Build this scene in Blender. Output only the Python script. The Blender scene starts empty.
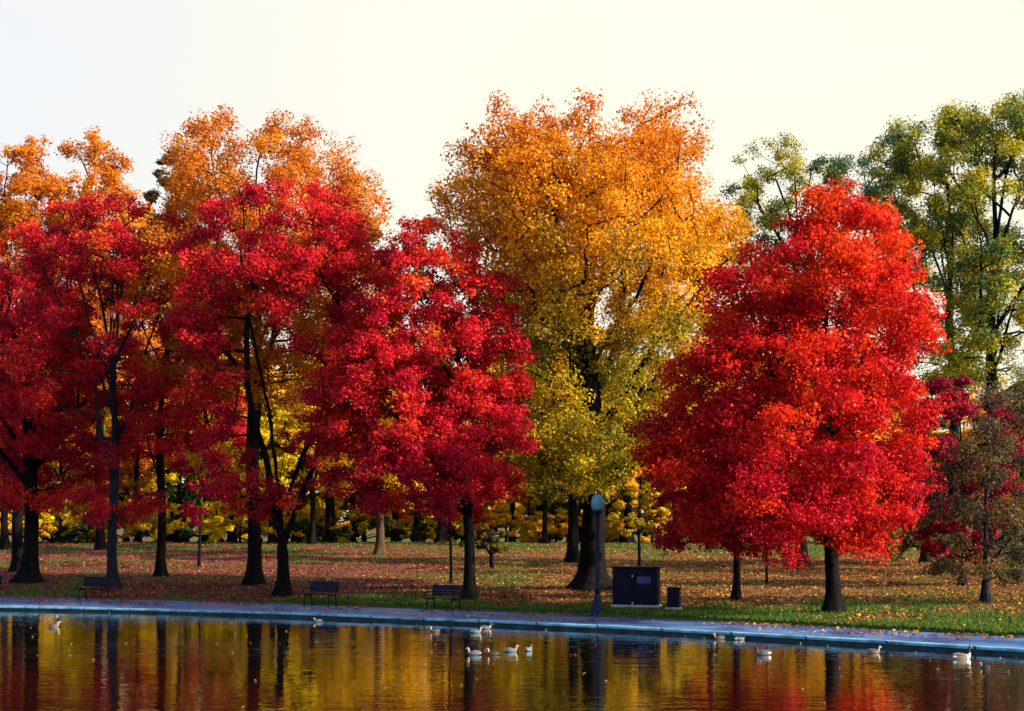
import bpy, math, random
import numpy as np
from mathutils import Vector

# ------------------------------------------------------------------ basics
scn = bpy.context.scene
COL = scn.collection
rng = np.random.default_rng(11)
random.seed(11)
W, H = 1024, 711
F, HOR, CAMZ = 1600.0, 520.0, 3.5          # focal length in px, horizon row, eye above water

def tag(o, label=None, cat=None, group=None, kind=None):
    if label: o['label'] = label
    if cat: o['category'] = cat
    if group: o['group'] = group
    if kind: o['kind'] = kind
    return o

def empty(name, loc, rz=0.0):
    o = bpy.data.objects.new(name, None)
    o.location = loc
    o.rotation_euler = (0, 0, rz)
    o.empty_display_size = 0.3
    COL.objects.link(o)
    return o

def link(name, me, parent=None):
    o = bpy.data.objects.new(name, me)
    COL.objects.link(o)
    if parent: o.parent = parent
    return o

def mesh_np(name, V, Fs, mat=None, colors=None, smooth=False):
    """V (n,3); Fs list of arrays (m,k) of equal-sided faces; colors per vertex (n,3)."""
    if not isinstance(Fs, list): Fs = [Fs]
    Fs = [np.asarray(f, dtype=np.int32) for f in Fs if len(f)]
    me = bpy.data.meshes.new(name)
    V = np.asarray(V, dtype=np.float32)
    me.vertices.add(len(V))
    me.vertices.foreach_set('co', V.ravel())
    nl = sum(f.size for f in Fs)
    npoly = sum(len(f) for f in Fs)
    me.loops.add(nl)
    me.loops.foreach_set('vertex_index', np.concatenate([f.ravel() for f in Fs]))
    me.polygons.add(npoly)
    tot = np.concatenate([np.full(len(f), f.shape[1], dtype=np.int32) for f in Fs])
    st = np.concatenate([[0], np.cumsum(tot)[:-1]]).astype(np.int32)
    me.polygons.foreach_set('loop_start', st)
    me.polygons.foreach_set('loop_total', tot)
    if smooth:
        me.polygons.foreach_set('use_smooth', np.ones(npoly, dtype=bool))
    me.update(calc_edges=True)
    me.validate()
    if colors is not None:
        a = me.color_attributes.new('Col', 'FLOAT_COLOR', 'POINT')
        c = np.ones((len(V), 4), dtype=np.float32)
        c[:, :3] = colors
        a.data.foreach_set('color', c.ravel())
    if mat: me.materials.append(mat)
    return me

# vectorised value noise, 3-D
def _hash(ix, iy, iz, seed):
    n = (ix.astype(np.int64) * 374761393 + iy.astype(np.int64) * 668265263 + iz.astype(np.int64) * 2147483647 + seed * 1274126177) & 0xffffffff
    n = ((n ^ (n >> 13)) * 1274126177) & 0xffffffff
    return ((n ^ (n >> 16)) & 0xffff) / 65535.0

def vnoise(P, scale, seed=0):
    P = np.asarray(P, float) * scale
    I = np.floor(P); f = P - I
    u = f * f * (3 - 2 * f)
    I = I.astype(np.int64)
    r = 0
    for dx in (0, 1):
        for dy in (0, 1):
            for dz in (0, 1):
                w = (u[:, 0] if dx else 1 - u[:, 0]) * (u[:, 1] if dy else 1 - u[:, 1]) * (u[:, 2] if dz else 1 - u[:, 2])
                r = r + w * _hash(I[:, 0] + dx, I[:, 1] + dy, I[:, 2] + dz, seed)
    return r

def fbm(P, scale, seed=0, n=3):
    return sum(vnoise(P, scale * 2 ** k, seed + k) * 0.5 ** k for k in range(n)) / sum(0.5 ** k for k in range(n))

# ------------------------------------------------------------------ site geometry
def unproj(px, py, z):
    D = F * (CAMZ - z) / (py - HOR)
    return (px - 512.0) * D / F, D

ZPATH, ZKERB = 0.14, 0.17
_pw = [unproj(x, y, 0.0) for x, y in ((0, 610), (256, 617.5), (512, 626.5), (768, 639), (1024, 657))]
_pb = [unproj(x, y, ZPATH) for x, y in ((0, 596.5), (256, 603.5), (512, 612), (768, 623.5), (1024, 637.5))]
def _curve(pts):
    xs = np.array([p[0] for p in pts]); ys = np.array([p[1] for p in pts])
    c = np.polyfit(xs, ys, 2)
    x0, x1 = xs[0] - 2, xs[-1] + 2
    d = np.polyder(c)
    def f(X):
        X = np.asarray(X, float)
        Xc = np.clip(X, x0, x1)
        y = np.polyval(c, Xc) + np.polyval(d, Xc) * (X - Xc)
        return np.maximum(y, 6.0)
    return f
Yw = _curve(_pw)          # waterline
Yb = _curve(_pb)          # back edge of the path

def ground_z(X, Y):
    X = np.asarray(X, float); Y = np.asarray(Y, float)
    s = np.maximum(Y - Yb(X), 0.0)
    L = np.maximum(108.0 - Yb(X), 30.0)
    t = s / L
    rise = 1.62 * np.where(t < 1, t ** 0.92, 1.0)
    rise = rise - 0.012 * np.clip(s - L - 6, 0, 90)
    P = np.stack([X, Y, X * 0], -1).reshape(-1, 3)
    bump = ((fbm(P, 0.12, 5) - 0.5) * 0.30).reshape(X.shape) * np.clip(s / 6, 0, 1)
    return 0.25 + rise + bump

def at(px, py):
    """point of the lawn seen in row py, column px"""
    lo = None
    D = 38.0
    while D < 170:
        X = (px - 512.0) * D / F
        z = float(ground_z(np.array([X]), np.array([D]))[0])
        y = HOR + F * (CAMZ - z) / D
        if y <= py and D > float(Yb(X)): break
        D += 0.1
    return X, D, z

def at_dist(px, D):
    X = (px - 512.0) * D / F
    return X, D, float(ground_z(np.array([X]), np.array([D]))[0])

# ------------------------------------------------------------------ materials
def new_mat(name):
    m = bpy.data.materials.new(name); m.use_nodes = True
    nt = m.node_tree
    for n in list(nt.nodes): nt.nodes.remove(n)
    out = nt.nodes.new('ShaderNodeOutputMaterial')
    return m, nt, out

def N(nt, t, **kw):
    n = nt.nodes.new(t)
    for k, v in kw.items(): setattr(n, k, v)
    return n

def noise_node(nt, vec, scale, detail=4, rough=0.55):
    n = N(nt, 'ShaderNodeTexNoise'); n.inputs['Scale'].default_value = scale
    n.inputs['Detail'].default_value = detail; n.inputs['Roughness'].default_value = rough
    if vec: nt.links.new(vec, n.inputs['Vector'])
    return n

def ramp(nt, fac, stops):
    r = N(nt, 'ShaderNodeValToRGB')
    e = r.color_ramp.elements
    while len(e) < len(stops): e.new(0.5)
    for el, (p, c) in zip(e, stops):
        el.position = p; el.color = (*c, 1)
    nt.links.new(fac, r.inputs['Fac'])
    return r

def plain(name, base, rough=0.6, var=0.3, scale=6.0, bump=0.0, metal=0.0, spec=0.12):
    m, nt, out = new_mat(name)
    tc = N(nt, 'ShaderNodeTexCoord')
    nz = noise_node(nt, tc.outputs['Object'], scale, 5)
    lo = tuple(c * (1 - var) for c in base); hi = tuple(min(1, c * (1 + var)) for c in base)
    r = ramp(nt, nz.outputs['Fac'], [(0.3, lo), (0.7, hi)])
    b = N(nt, 'ShaderNodeBsdfPrincipled')
    b.inputs['Roughness'].default_value = rough; b.inputs['Metallic'].default_value = metal
    b.inputs['Specular IOR Level'].default_value = spec
    nt.links.new(r.outputs['Color'], b.inputs['Base Color'])
    if bump:
        bp = N(nt, 'ShaderNodeBump'); bp.inputs['Strength'].default_value = bump; bp.inputs['Distance'].default_value = 0.02
        nz2 = noise_node(nt, tc.outputs['Object'], scale * 6, 5)
        nt.links.new(nz2.outputs['Fac'], bp.inputs['Height']); nt.links.new(bp.outputs['Normal'], b.inputs['Normal'])
    nt.links.new(b.outputs[0], out.inputs['Surface'])
    return m

def leaf_material(name, transl=0.42, rough=0.5, spec=0.25):
    m, nt, out = new_mat(name)
    a = N(nt, 'ShaderNodeAttribute'); a.attribute_name = 'Col'
    b = N(nt, 'ShaderNodeBsdfPrincipled')
    b.inputs['Roughness'].default_value = rough
    b.inputs['Specular IOR Level'].default_value = spec
    t = N(nt, 'ShaderNodeBsdfTranslucent')
    mx = N(nt, 'ShaderNodeMixShader'); mx.inputs[0].default_value = transl
    nt.links.new(a.outputs['Color'], b.inputs['Base Color'])
    nt.links.new(a.outputs['Color'], t.inputs['Color'])
    nt.links.new(b.outputs[0], mx.inputs[1]); nt.links.new(t.outputs[0], mx.inputs[2])
    nt.links.new(mx.outputs[0], out.inputs['Surface'])
    return m

def bark_material(name, base):
    m, nt, out = new_mat(name)
    tc = N(nt, 'ShaderNodeTexCoord')
    mp = N(nt, 'ShaderNodeMapping'); mp.inputs['Scale'].default_value = (1, 1, 0.18)
    nt.links.new(tc.outputs['Object'], mp.inputs['Vector'])
    nz = noise_node(nt, mp.outputs[0], 14, 6, 0.65)
    nz2 = noise_node(nt, tc.outputs['Object'], 1.3, 3)
    lo = tuple(c * 0.45 for c in base); hi = tuple(c * 1.6 for c in base)
    r = ramp(nt, nz.outputs['Fac'], [(0.35, lo), (0.65, hi)])
    mx = N(nt, 'ShaderNodeMixRGB'); mx.blend_type = 'MULTIPLY'; mx.inputs[0].default_value = 0.6
    r2 = ramp(nt, nz2.outputs['Fac'], [(0.3, (0.6, 0.6, 0.62)), (0.7, (1, 1, 1))])
    nt.links.new(r.outputs[0], mx.inputs[1]); nt.links.new(r2.outputs[0], mx.inputs[2])
    b = N(nt, 'ShaderNodeBsdfPrincipled'); b.inputs['Roughness'].default_value = 0.9
    b.inputs['Specular IOR Level'].default_value = 0.04
    bp = N(nt, 'ShaderNodeBump'); bp.inputs['Strength'].default_value = 0.8; bp.inputs['Distance'].default_value = 0.04
    nt.links.new(nz.outputs['Fac'], bp.inputs['Height'])
    nt.links.new(bp.outputs['Normal'], b.inputs['Normal'])
    nt.links.new(mx.outputs[0], b.inputs['Base Color'])
    nt.links.new(b.outputs[0], out.inputs['Surface'])
    return m

LEAF = leaf_material('leaf', transl=.46, spec=.10)
LEAF_THIN = leaf_material('thin_leaf', transl=.55, spec=.10)
LITTER = leaf_material('fallen_leaf', transl=0.1, rough=0.7, spec=0.2)
GRASS = leaf_material('grass_blade', transl=0.35, rough=0.6, spec=0.15)
BARK = bark_material('dark_bark', (0.0065, 0.0055, 0.006))
BARK_GREY = bark_material('grey_bark', (0.015, 0.017, 0.025))
BARK_BROWN = bark_material('brown_bark', (0.06, 0.036, 0.02))

# ------------------------------------------------------------------ trees
def sweep(chains, rings_sides):
    """chains: list of (pts(n,3), radii(n)); returns V, quads"""
    Vs, Fq = [], []
    off = 0
    for (P, R), k in zip(chains, rings_sides):
        P = np.asarray(P, float); n = len(P)
        if n < 2: continue
        T = np.gradient(P, axis=0)
        T /= np.linalg.norm(T, axis=1)[:, None] + 1e-9
        ref = np.array([1.0, 0, 0]) if abs(T[0, 0]) < 0.8 else np.array([0, 1.0, 0])
        A = np.cross(T, ref); A /= np.linalg.norm(A, axis=1)[:, None] + 1e-9
        B = np.cross(T, A)
        th = np.linspace(0, 2 * np.pi, k, endpoint=False)
        Rr = np.asarray(R, float)
        if Rr.ndim == 1: Rr = Rr[:, None] * np.ones(k)
        ring = P[:, None, :] + Rr[:, :, None] * (A[:, None, :] * np.cos(th)[None, :, None] + B[:, None, :] * np.sin(th)[None, :, None])
        Vs.append(ring.reshape(-1, 3))
        i = np.arange(n - 1)[:, None] * k; j = np.arange(k)[None, :]; j2 = (j + 1) % k
        Fq.append(np.stack([i + j, i + j2, i + k + j2, i + k + j], -1).reshape(-1, 4) + off)
        off += n * k
    if not Vs: return np.zeros((0, 3)), np.zeros((0, 4), int)
    return np.concatenate(Vs), np.concatenate(Fq)

PROFILES = {
    'maple':  [(0, .50), (.12, .86), (.32, 1.0), (.55, .95), (.75, .74), (.9, .45), (1, .10)],
    'egg':    [(0, .35), (.15, .80), (.35, 1.0), (.55, .90), (.75, .62), (.9, .34), (1, .08)],
    'oval':   [(0, .40), (.2, .80), (.45, 1.0), (.7, .90), (.88, .60), (1, .15)],
    'vase':   [(0, .30), (.2, .62), (.45, .92), (.7, 1.0), (.9, .86), (1, .55)],
    'column': [(0, .45), (.2, .85), (.5, 1.0), (.8, .80), (1, .15)],
    'flame':  [(0, .46), (.12, .72), (.3, .86), (.55, 1.0), (.7, .96), (.84, .78), (.94, .58), (1, .42)],
    'shrub':  [(0, .75), (.25, 1.0), (.55, .95), (.8, .65), (1, .15)],
}

def pal_mix(stops, t):
    """stops list of (pos,(r,g,b)) -> colours at t"""
    p = np.array([s[0] for s in stops]); c = np.array([s[1] for s in stops])
    return np.stack([np.interp(t, p, c[:, k]) for k in range(3)], -1)

# leaf colours: function of clump random u, height t, per-leaf random v
def col_red(u, t, v):
    return pal_mix([(0, (.26, .003, .016)), (.35, (.44, .006, .014)), (.6, (.57, .018, .006)), (.85, (.68, .065, .005)), (1, (.74, .14, .006))], np.clip(.55 * u + .26 * t + .28 * v - .05, 0, 1))  # sun-side highlight put into the leaf colour: warmer orange towards the top
def col_crimson(u, t, v):
    return pal_mix([(0, (.24, .003, .026)), (.4, (.42, .006, .026)), (.75, (.58, .020, .018)), (1, (.70, .10, .010))], np.clip(.64 * u + .2 * t + .3 * v, 0, 1))
def col_maroon(u, t, v):
    return pal_mix([(0, (.10, .004, .016)), (.6, (.24, .006, .024)), (1, (.38, .02, .02))], np.clip(.6 * u + .4 * v, 0, 1))
def col_redgold(u, t, v):
    k = np.clip(.65 * u + .4 * v, 0, 1)
    return pal_mix([(0, (.24, .003, .022)), (.4, (.44, .007, .024)), (.75, (.60, .022, .018)), (.93, (.70, .09, .012)), (1, (.72, .24, .012))], k)
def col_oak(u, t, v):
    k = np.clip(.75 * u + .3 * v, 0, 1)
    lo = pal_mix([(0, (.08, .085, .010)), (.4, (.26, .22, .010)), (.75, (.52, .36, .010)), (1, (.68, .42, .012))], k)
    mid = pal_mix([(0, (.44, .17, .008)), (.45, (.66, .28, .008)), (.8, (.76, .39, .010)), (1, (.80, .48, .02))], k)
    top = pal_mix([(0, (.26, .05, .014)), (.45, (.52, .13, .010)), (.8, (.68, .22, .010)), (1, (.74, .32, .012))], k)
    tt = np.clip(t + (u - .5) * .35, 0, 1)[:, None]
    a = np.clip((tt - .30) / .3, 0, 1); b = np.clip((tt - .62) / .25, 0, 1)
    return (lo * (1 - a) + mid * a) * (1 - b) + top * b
def col_orange(u, t, v):
    return pal_mix([(0, (.26, .055, .012)), (.4, (.50, .14, .010)), (.8, (.66, .24, .010)), (1, (.72, .36, .014))], np.clip(.65 * u + .4 * v, 0, 1))
def col_gold(u, t, v):
    return pal_mix([(0, (.50, .25, .006)), (.4, (.70, .38, .008)), (.8, (.80, .50, .012)), (1, (.82, .60, .02))], np.clip(.55 * u + .45 * v, 0, 1))
def col_lemon(u, t, v):
    return pal_mix([(0, (.34, .27, .008)), (.35, (.62, .46, .008)), (.7, (.78, .58, .008)), (1, (.84, .68, .02))], np.clip(.55 * u + .45 * v, 0, 1))
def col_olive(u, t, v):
    return pal_mix([(0, (.022, .030, .016)), (.4, (.055, .058, .016)), (.75, (.15, .12, .016)), (1, (.32, .22, .02))], np.clip(.6 * u + .4 * v, 0, 1))  # shade put into the leaf colour: olive darkened throughout
def col_greenyellow(u, t, v):
    return pal_mix([(0, (.016, .060, .046)), (.28, (.045, .105, .040)), (.48, (.22, .22, .012)), (1, (.62, .46, .008))], np.clip(.65 * u + .35 * v, 0, 1))
def col_teal(u, t, v):
    return pal_mix([(0, (.02, .07, .06)), (.5, (.05, .12, .07)), (1, (.16, .19, .06))], np.clip(.5 * u + .5 * v, 0, 1))
def col_dusk(u, t, v):
    return pal_mix([(0, (.03, .030, .034)), (.45, (.060, .048, .030)), (.75, (.15, .11, .02)), (.9, (.13, .02, .025)), (1, (.36, .25, .02))], np.clip(.55 * u + .5 * v, 0, 1))
def col_darkgreen(u, t, v):
    return pal_mix([(0, (.012, .025, .012)), (.6, (.03, .05, .018)), (1, (.10, .10, .02))], np.clip(.6 * u + .4 * v, 0, 1))

def leaves_mesh(name, centers, u, t, nper, sig, size, colf, seed, zflat=0.62, mat=None):
    r = np.random.default_rng(seed)
    n = len(centers)
    idx = np.repeat(np.arange(n), r.poisson(nper, n))
    m = len(idx)
    off = r.normal(size=(m, 3))
    ln_ = np.linalg.norm(off, axis=1)[:, None]
    off *= np.minimum(1, 1.9 / ln_) * sig[idx][:, None]
    off[:, 2] *= zflat
    P = centers[idx] + off
    # leaf frame
    nrm = r.normal(size=(m, 3)) * .75 + off / (sig[idx][:, None] + 1e-6) * .75; nrm[:, 2] = nrm[:, 2] + 0.55
    nrm /= np.linalg.norm(nrm, axis=1)[:, None]
    d = r.normal(size=(m, 3)); d[:, 2] -= 0.5
    d -= nrm * (d * nrm).sum(1)[:, None]; d /= np.linalg.norm(d, axis=1)[:, None] + 1e-9
    s = np.cross(nrm, d)
    L = size * r.uniform(.6, 1.35, m)[:, None]
    Wd = L * r.uniform(.7, 1.05, m)[:, None]
    fold = nrm * L * r.uniform(-.05, .25, m)[:, None]
    # five-cornered leaf: stalk, two side lobes, two shoulders, tip
    V = np.stack([P - d * L * .5,
                  P - d * L * .02 + s * Wd * .55 + fold,
                  P + d * L * .22 + s * Wd * .20,
                  P + d * L * .60,
                  P + d * L * .22 - s * Wd * .20,
                  P - d * L * .02 - s * Wd * .55 + fold], 1).reshape(-1, 3)
    b = np.arange(m)[:, None] * 6
    Fq = np.concatenate([b + np.array([[0, 1, 2, 3]]), b + np.array([[0, 3, 4, 5]])])
    v = r.uniform(0, 1, m)
    c = colf(u[idx], t[idx], v) * r.uniform(.8, 1.15, m)[:, None]
    return mesh_np(name, V, Fq, mat or LEAF, np.repeat(c, 6, axis=0))

def make_tree(kind, px, py, top, bot, cx, hw, trunk_px, colf, label, cat='tree', group=None, profile='maple',
              leaves=30000, size=0.17, ncl=800, gap=0.40, limbs=8, up=0.9, bark=None, seed=1, D=None,
              fork=False, lean=0.0, twig=0.012, sig=None, split=True, depth=1.0, start=None, shellpow=0.75, root_flare=1.0, twist=0.0, lobe=.46, lz=.62, droop=.25, zflat=.7, leafmat=None, dens=1.8, small=.71, outline=None, airy=0.0, tuft=.62):
    r = np.random.default_rng(seed)
    X, Y, Z = at(px, py) if D is None else at_dist(px, D)
    sc = Y / F
    Zof = lambda y: CAMZ + (HOR - y) * sc - Z           # local height of a row at this distance
    ztop, zbot = Zof(top), Zof(bot)
    ccx = (cx - px) * sc
    R = hw * sc * 1.1
    if outline:
        top, bot = outline[0][0], outline[-1][0]
        ztop, zbot = Zof(top), Zof(bot)
        oz = np.array([(Zof(y) - zbot) / (ztop - zbot) for y, a, b in outline][::-1])
        ohw = np.array([(b - a) / 2 * sc for y, a, b in outline][::-1])
        oc = np.array([((a + b) / 2 - px) * sc for y, a, b in outline][::-1])
        R = ohw.max() * 1.02; ccx = float(np.mean(oc))
    rt = trunk_px * sc * 0.38
    root = empty(kind, (X, Y, Z - 0.04))
    tag(root, label, cat, group)
    bark = bark or BARK
    hgt = ztop - zbot
    prof = PROFILES[profile]
    pp = np.array([p[0] for p in prof]); pr = np.array([p[1] for p in prof])
    # ---- clump centres inside the envelope
    vol = np.pi * R * R * depth * hgt * 0.5
    def env(P):
        """share of the crown outline reached by points in crown space"""
        t = np.clip((P[:, 2] - zbot) / hgt, 0, 1)
        az = np.arctan2(P[:, 1] / depth, P[:, 0])
        nz = vnoise(np.stack([np.cos(az) * 1.6, np.sin(az) * 1.6, t * 3.2], -1) + seed * 7.3, 1.0, seed)
        if outline: return np.interp(t, oz, ohw) * (0.86 + 0.26 * nz)
        return np.interp(t, pp, pr) * R * (0.78 + 0.34 * nz)
    lr = lobe * (vol / 60) ** (1 / 3)                    # lobe radius
    cen = np.zeros((0, 3)); md = lr * .95; tries = 0
    nlob = max(8, int(ncl / 9))
    while len(cen) < nlob and tries < 80:
        tries += 1
        q = r.uniform(-1, 1, (600, 3))
        P = np.stack([q[:, 0] * R, q[:, 1] * R * depth, zbot + lr * lz * .6 + (q[:, 2] + 1) / 2 * (hgt - lr * lz * 1.5)], -1)
        f = np.hypot(P[:, 0], P[:, 1] / depth) / np.maximum(env(P) - lr * .32, .2)
        ok = (f < 1) & (r.uniform(0, 1, len(q)) < np.clip(f, .2, 1) ** shellpow)
        g = vnoise(P + seed * 11.7, 0.30, seed + 3)
        ok &= g > gap - .06
        if airy: ok &= ~((np.abs(P[:, 0]) < .55 * R) & (P[:, 2] < zbot + .66 * hgt) & (P[:, 2] > zbot + .12 * hgt) & (r.uniform(0, 1, len(q)) < airy))
        for p in P[ok]:
            if len(cen) == 0 or np.min(((cen - p) ** 2 / np.array([1, 1, lz * lz])).sum(1)) > md * md:
                cen = np.vstack([cen, p])
                if len(cen) >= nlob: break
        md *= .97
    cr_ = lr * r.uniform(.6, 1.2, len(cen))
    per = np.maximum(3, (ncl * cr_ ** 2.2 / np.sum(cr_ ** 2.2)).astype(int))
    li = np.repeat(np.arange(len(cen)), per)
    q = r.normal(size=(len(li), 3)); q /= np.linalg.norm(q, axis=1)[:, None]
    q *= (r.uniform(.05, 1, len(li)) ** .45)[:, None]
    q[:, 2] *= lz
    out_ = np.stack([cen[:, 0], cen[:, 1], 0 * cen[:, 0]], -1); out_ /= np.linalg.norm(out_, axis=1)[:, None] + 1e-6
    pts = cen[li] + q * cr_[li][:, None] 
    pts[:, 2] -= droop * cr_[li] * (q * out_[li]).sum(1)     # sprays hang a little at their tips
    if outline: pts[:, 0] += np.interp((pts[:, 2] - zbot) / hgt, oz, oc)
    else: pts[:, 0] += ccx * np.clip(pts[:, 2] / max(zbot + hgt * .5, .1), 0, 1.2)
    lobe_u = r.uniform(0, 1, len(cen))[li]
    tq = np.clip((pts[:, 2] - zbot) / hgt, 0, 1)
    # ---- skeleton
    nodes = []; par = []; own = []; plen = []
    def add(p, parent, owner):
        nodes.append(np.asarray(p, float)); par.append(parent); own.append(owner)
        plen.append(0 if parent < 0 else plen[parent] + np.linalg.norm(nodes[-1] - nodes[parent]))
        return len(nodes) - 1
    zt0 = zbot + hgt * .12 if start is None else start
    ztl = zbot + hgt * (.82 if not fork else .15)
    ph = r.uniform(0, 6, 4)
    def axis(z):
        k = np.clip(z / max(ztl, .1), 0, 1)
        return np.array([ccx * k ** 1.6 * .40 + lean * z + .10 * np.sin(z * .55 + ph[0]) * min(1, z / 3), .10 * np.sin(z * .6 + ph[1]) * min(1, z / 3), z])
    zs = np.concatenate([[0, .15, .35, .7, 1.2], np.arange(1.9, max(ztl, 2.5), .8)])
    prev = -1; trunk_ids = []
    for z in zs:
        prev = add(axis(z), prev, 0); trunk_ids.append(prev)
    nl = limbs
    for k in range(nl):
        if fork and k < 2:
            zstart = 1.7; az = math.pi * k + r.uniform(-.3, .3) + .2; el = 1.25; ln = hgt * .80
        else:
            fz = (k + .3) / nl
            zstart = zt0 * .92 + fz ** 1.15 * (ztl - zt0) * .72 if not fork else zt0 * (.7 + .3 * r.uniform())
            az = k * 2.399 + r.uniform(-.4, .4) + seed; el = up * r.uniform(.8, 1.15) + .15 * fz
            tt = np.clip((zstart - zbot) / hgt + .25, 0.05, .95)
            ln = R * np.interp(tt, pp, pr) * .68 / max(math.cos(el), .35)
            ln = min(ln, (ztop - zstart) * .75 / max(math.sin(el), .3))
        src = min(trunk_ids, key=lambda i: abs(nodes[i][2] - zstart))
        p = nodes[src].copy(); d = np.array([math.cos(az) * math.cos(el), math.sin(az) * math.cos(el) * depth, math.sin(el)])
        cur = src; stp = .7; m = max(2, int(ln / stp))
        for i in range(m):
            d = d + r.normal(size=3) * .09 + np.array([0, 0, .035])
            d /= np.linalg.norm(d)
            p = p + d * stp
            cur = add(p, cur, k + 1)
    tips = set(trunk_ids[:max(2, int(len(trunk_ids) * .6))])
    order = np.argsort(np.hypot(pts[:, 0] - ccx, pts[:, 1]) + .6 * np.abs(pts[:, 2] - (zbot + .3 * hgt)))
    for i in order:
        p = pts[i]
        A = np.array(nodes); pl = np.array(plen)
        dv = p - A
        dist = np.linalg.norm(dv, axis=1)
        cost = dist + .22 * pl + np.where(dv[:, 2] < -0.1, -dv[:, 2] * .9, 0) + np.where(A[:, 2] < zbot * .75, 6, 0)
        j = int(np.argmin(cost))
        m = max(1, int(dist[j] / .7)); cur = j
        o = own[j]
        if o == 0 and nodes[j][2] > 0: o = 0
        for s_ in range(1, m + 1):
            f = s_ / m
            q = A[j] + dv[j] * f + (r.normal(size=3) * .09 if s_ < m else 0)
            q[2] += .10 * dist[j] * f * (1 - f)
            cur = add(q, cur, o)
        tips.add(cur)
    A = np.array(nodes); n = len(A)
    cnt = np.zeros(n); kids = [[] for _ in range(n)]
    for i in range(n - 1, -1, -1):
        if not kids[i] and i in tips: cnt[i] += 1
        if cnt[i] == 0 and i not in tips: continue
        cnt[i] = max(cnt[i], .5)
        if par[i] >= 0:
            cnt[par[i]] += cnt[i]; kids[par[i]].append(i)
    rad = np.maximum(rt * (cnt / cnt[0]) ** .48, twig)
    chains = {}
    stack = [(0, -1)]
    while stack:
        s_, p0 = stack.pop()
        ids = [] if p0 < 0 else [p0]
        c = s_
        while True:
            ids.append(c)
            if not kids[c]: break
            ks = sorted(kids[c], key=lambda k: -cnt[k] - (1e5 if (own[k] == 0 and own[c] == 0 and k in trunk_set) else 0)) if False else sorted(kids[c], key=lambda k: -cnt[k])
            # the trunk keeps its own line
            if c in (trunk_ids[0:-1]) and c + 1 in kids[c]:
                nx = c + 1
                ks = [nx] + [k for k in ks if k != nx]
            for k in ks[1:]: stack.append((k, c))
            if own[ks[0]] != own[c] and p0 is not None:
                stack.append((ks[0], c)); break
            c = ks[0]
        R_ = rad[ids].copy()
        if p0 >= 0: R_[0] = min(R_[0], R_[1] * 1.25) if len(R_) > 1 else R_[0]
        chains.setdefault(own[s_] if split else 0, []).append((A[ids], R_))
    trunk_obj = None
    for k in sorted(chains):
        cs, sides = [], []
        for P_, R_ in chains[k]:
            if k == 0 and np.allclose(P_[0], A[0]):
                sd = 16
                z = P_[:, 2]
                th = np.linspace(0, 2 * np.pi, sd, endpoint=False)
                fl = 1.5 * root_flare * np.exp(-np.maximum(z - .05, 0) / .42)[:, None]
                lob = .55 + .45 * np.sin(th[None, :] * 5 + seed) + .25 * np.sin(th[None, :] * 3 + 2 * seed)
                RR = R_[:, None] * (1 + fl * (.35 + .5 * lob)) * (1 + .05 * np.sin(th[None, :] * 4 + z[:, None]))
                cs.append((P_, RR)); sides.append(sd)
            else:
                cs.append((P_, R_)); sides.append(7 if R_.max() > .06 else (5 if R_.max() > .025 else 3))
        V, Q = sweep(cs, sides)
        if len(V) == 0: continue
        me = mesh_np('trunk' if k == 0 else 'limb', V, Q, bark, smooth=True)
        if k == 0:
            trunk_obj = link('trunk', me, root)
        else:
            link('limb', me, trunk_obj)
    # ---- crown
    u = np.clip(.55 * lobe_u + .15 * vnoise(pts + seed * 3.3, .5, seed + 20) + .30 * r.uniform(0, 1, len(pts)), 0, 1)
    u = np.clip((u - .5) * 1.3 + .5, 0, 1)
    base_sig = tuft * lr * (1.0 / 9) ** (1 / 3)
    sg = base_sig * r.uniform(.65, 1.25, len(pts))
    me = leaves_mesh('crown', pts, u, tq, leaves * dens / max(len(pts), 1), sg, size * small, colf, seed + 100, zflat=zflat, mat=leafmat)
    link('crown', me, root)
    return root

def copy_tree(src, loc, rz, scale, label, group):
    c = src.copy(); COL.objects.link(c)
    c.location = loc; c.rotation_euler = (0, 0, rz); c.scale = scale
    c['label'] = label
    if group: c['group'] = group
    for ch in src.children:
        d = ch.copy(); COL.objects.link(d); d.parent = c
        for g in ch.children:
            e = g.copy(); COL.objects.link(e); e.parent = d
    return c

exec_trees = []
FG = 'trees of the lakeside lawn'
T = make_tree
# --- the big trees of the foreground
T('maple_tree', 833, 612, 196, 548, 784, 154, 17, col_red, 'big round bright red maple on the green grass nearest the path at right', group=FG,
  profile='maple', leaves=98000, ncl=2500, size=.155, gap=.08, lobe=.42, limbs=9, up=.62, seed=3, shellpow=.25, outline=[(190,795,852),(206,768,884),(232,735,906),(264,708,932),(302,692,938),(342,674,938),(382,656,932),(432,636,926),(472,634,920),(512,648,912),(540,668,902),(556,705,892)])
T('maple_tree', 736, 599, 395, 555, 728, 66, 8, col_crimson, 'slim red maple right of the dark cabinet, half hidden by the big round red maple', group=FG,
  profile='oval', leaves=12000, ncl=330, size=.16, gap=.34, limbs=5, up=.7, seed=4)
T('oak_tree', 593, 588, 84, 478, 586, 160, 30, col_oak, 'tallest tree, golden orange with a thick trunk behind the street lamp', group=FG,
  profile='flame', lz=1.15, lobe=.40, droop=-.1, zflat=.9, tuft=.56, leaves=110000, ncl=2100, size=.16, gap=.30, shellpow=.6, airy=.22, limbs=11, up=1.0, seed=6, outline=[(90,530,676),(102,508,690),(130,472,694),(165,450,704),(190,430,738),(215,427,756),(250,444,758),(300,474,745),(360,480,722),(420,478,704),(465,482,690),(492,510,665)], root_flare=1.5)
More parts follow.
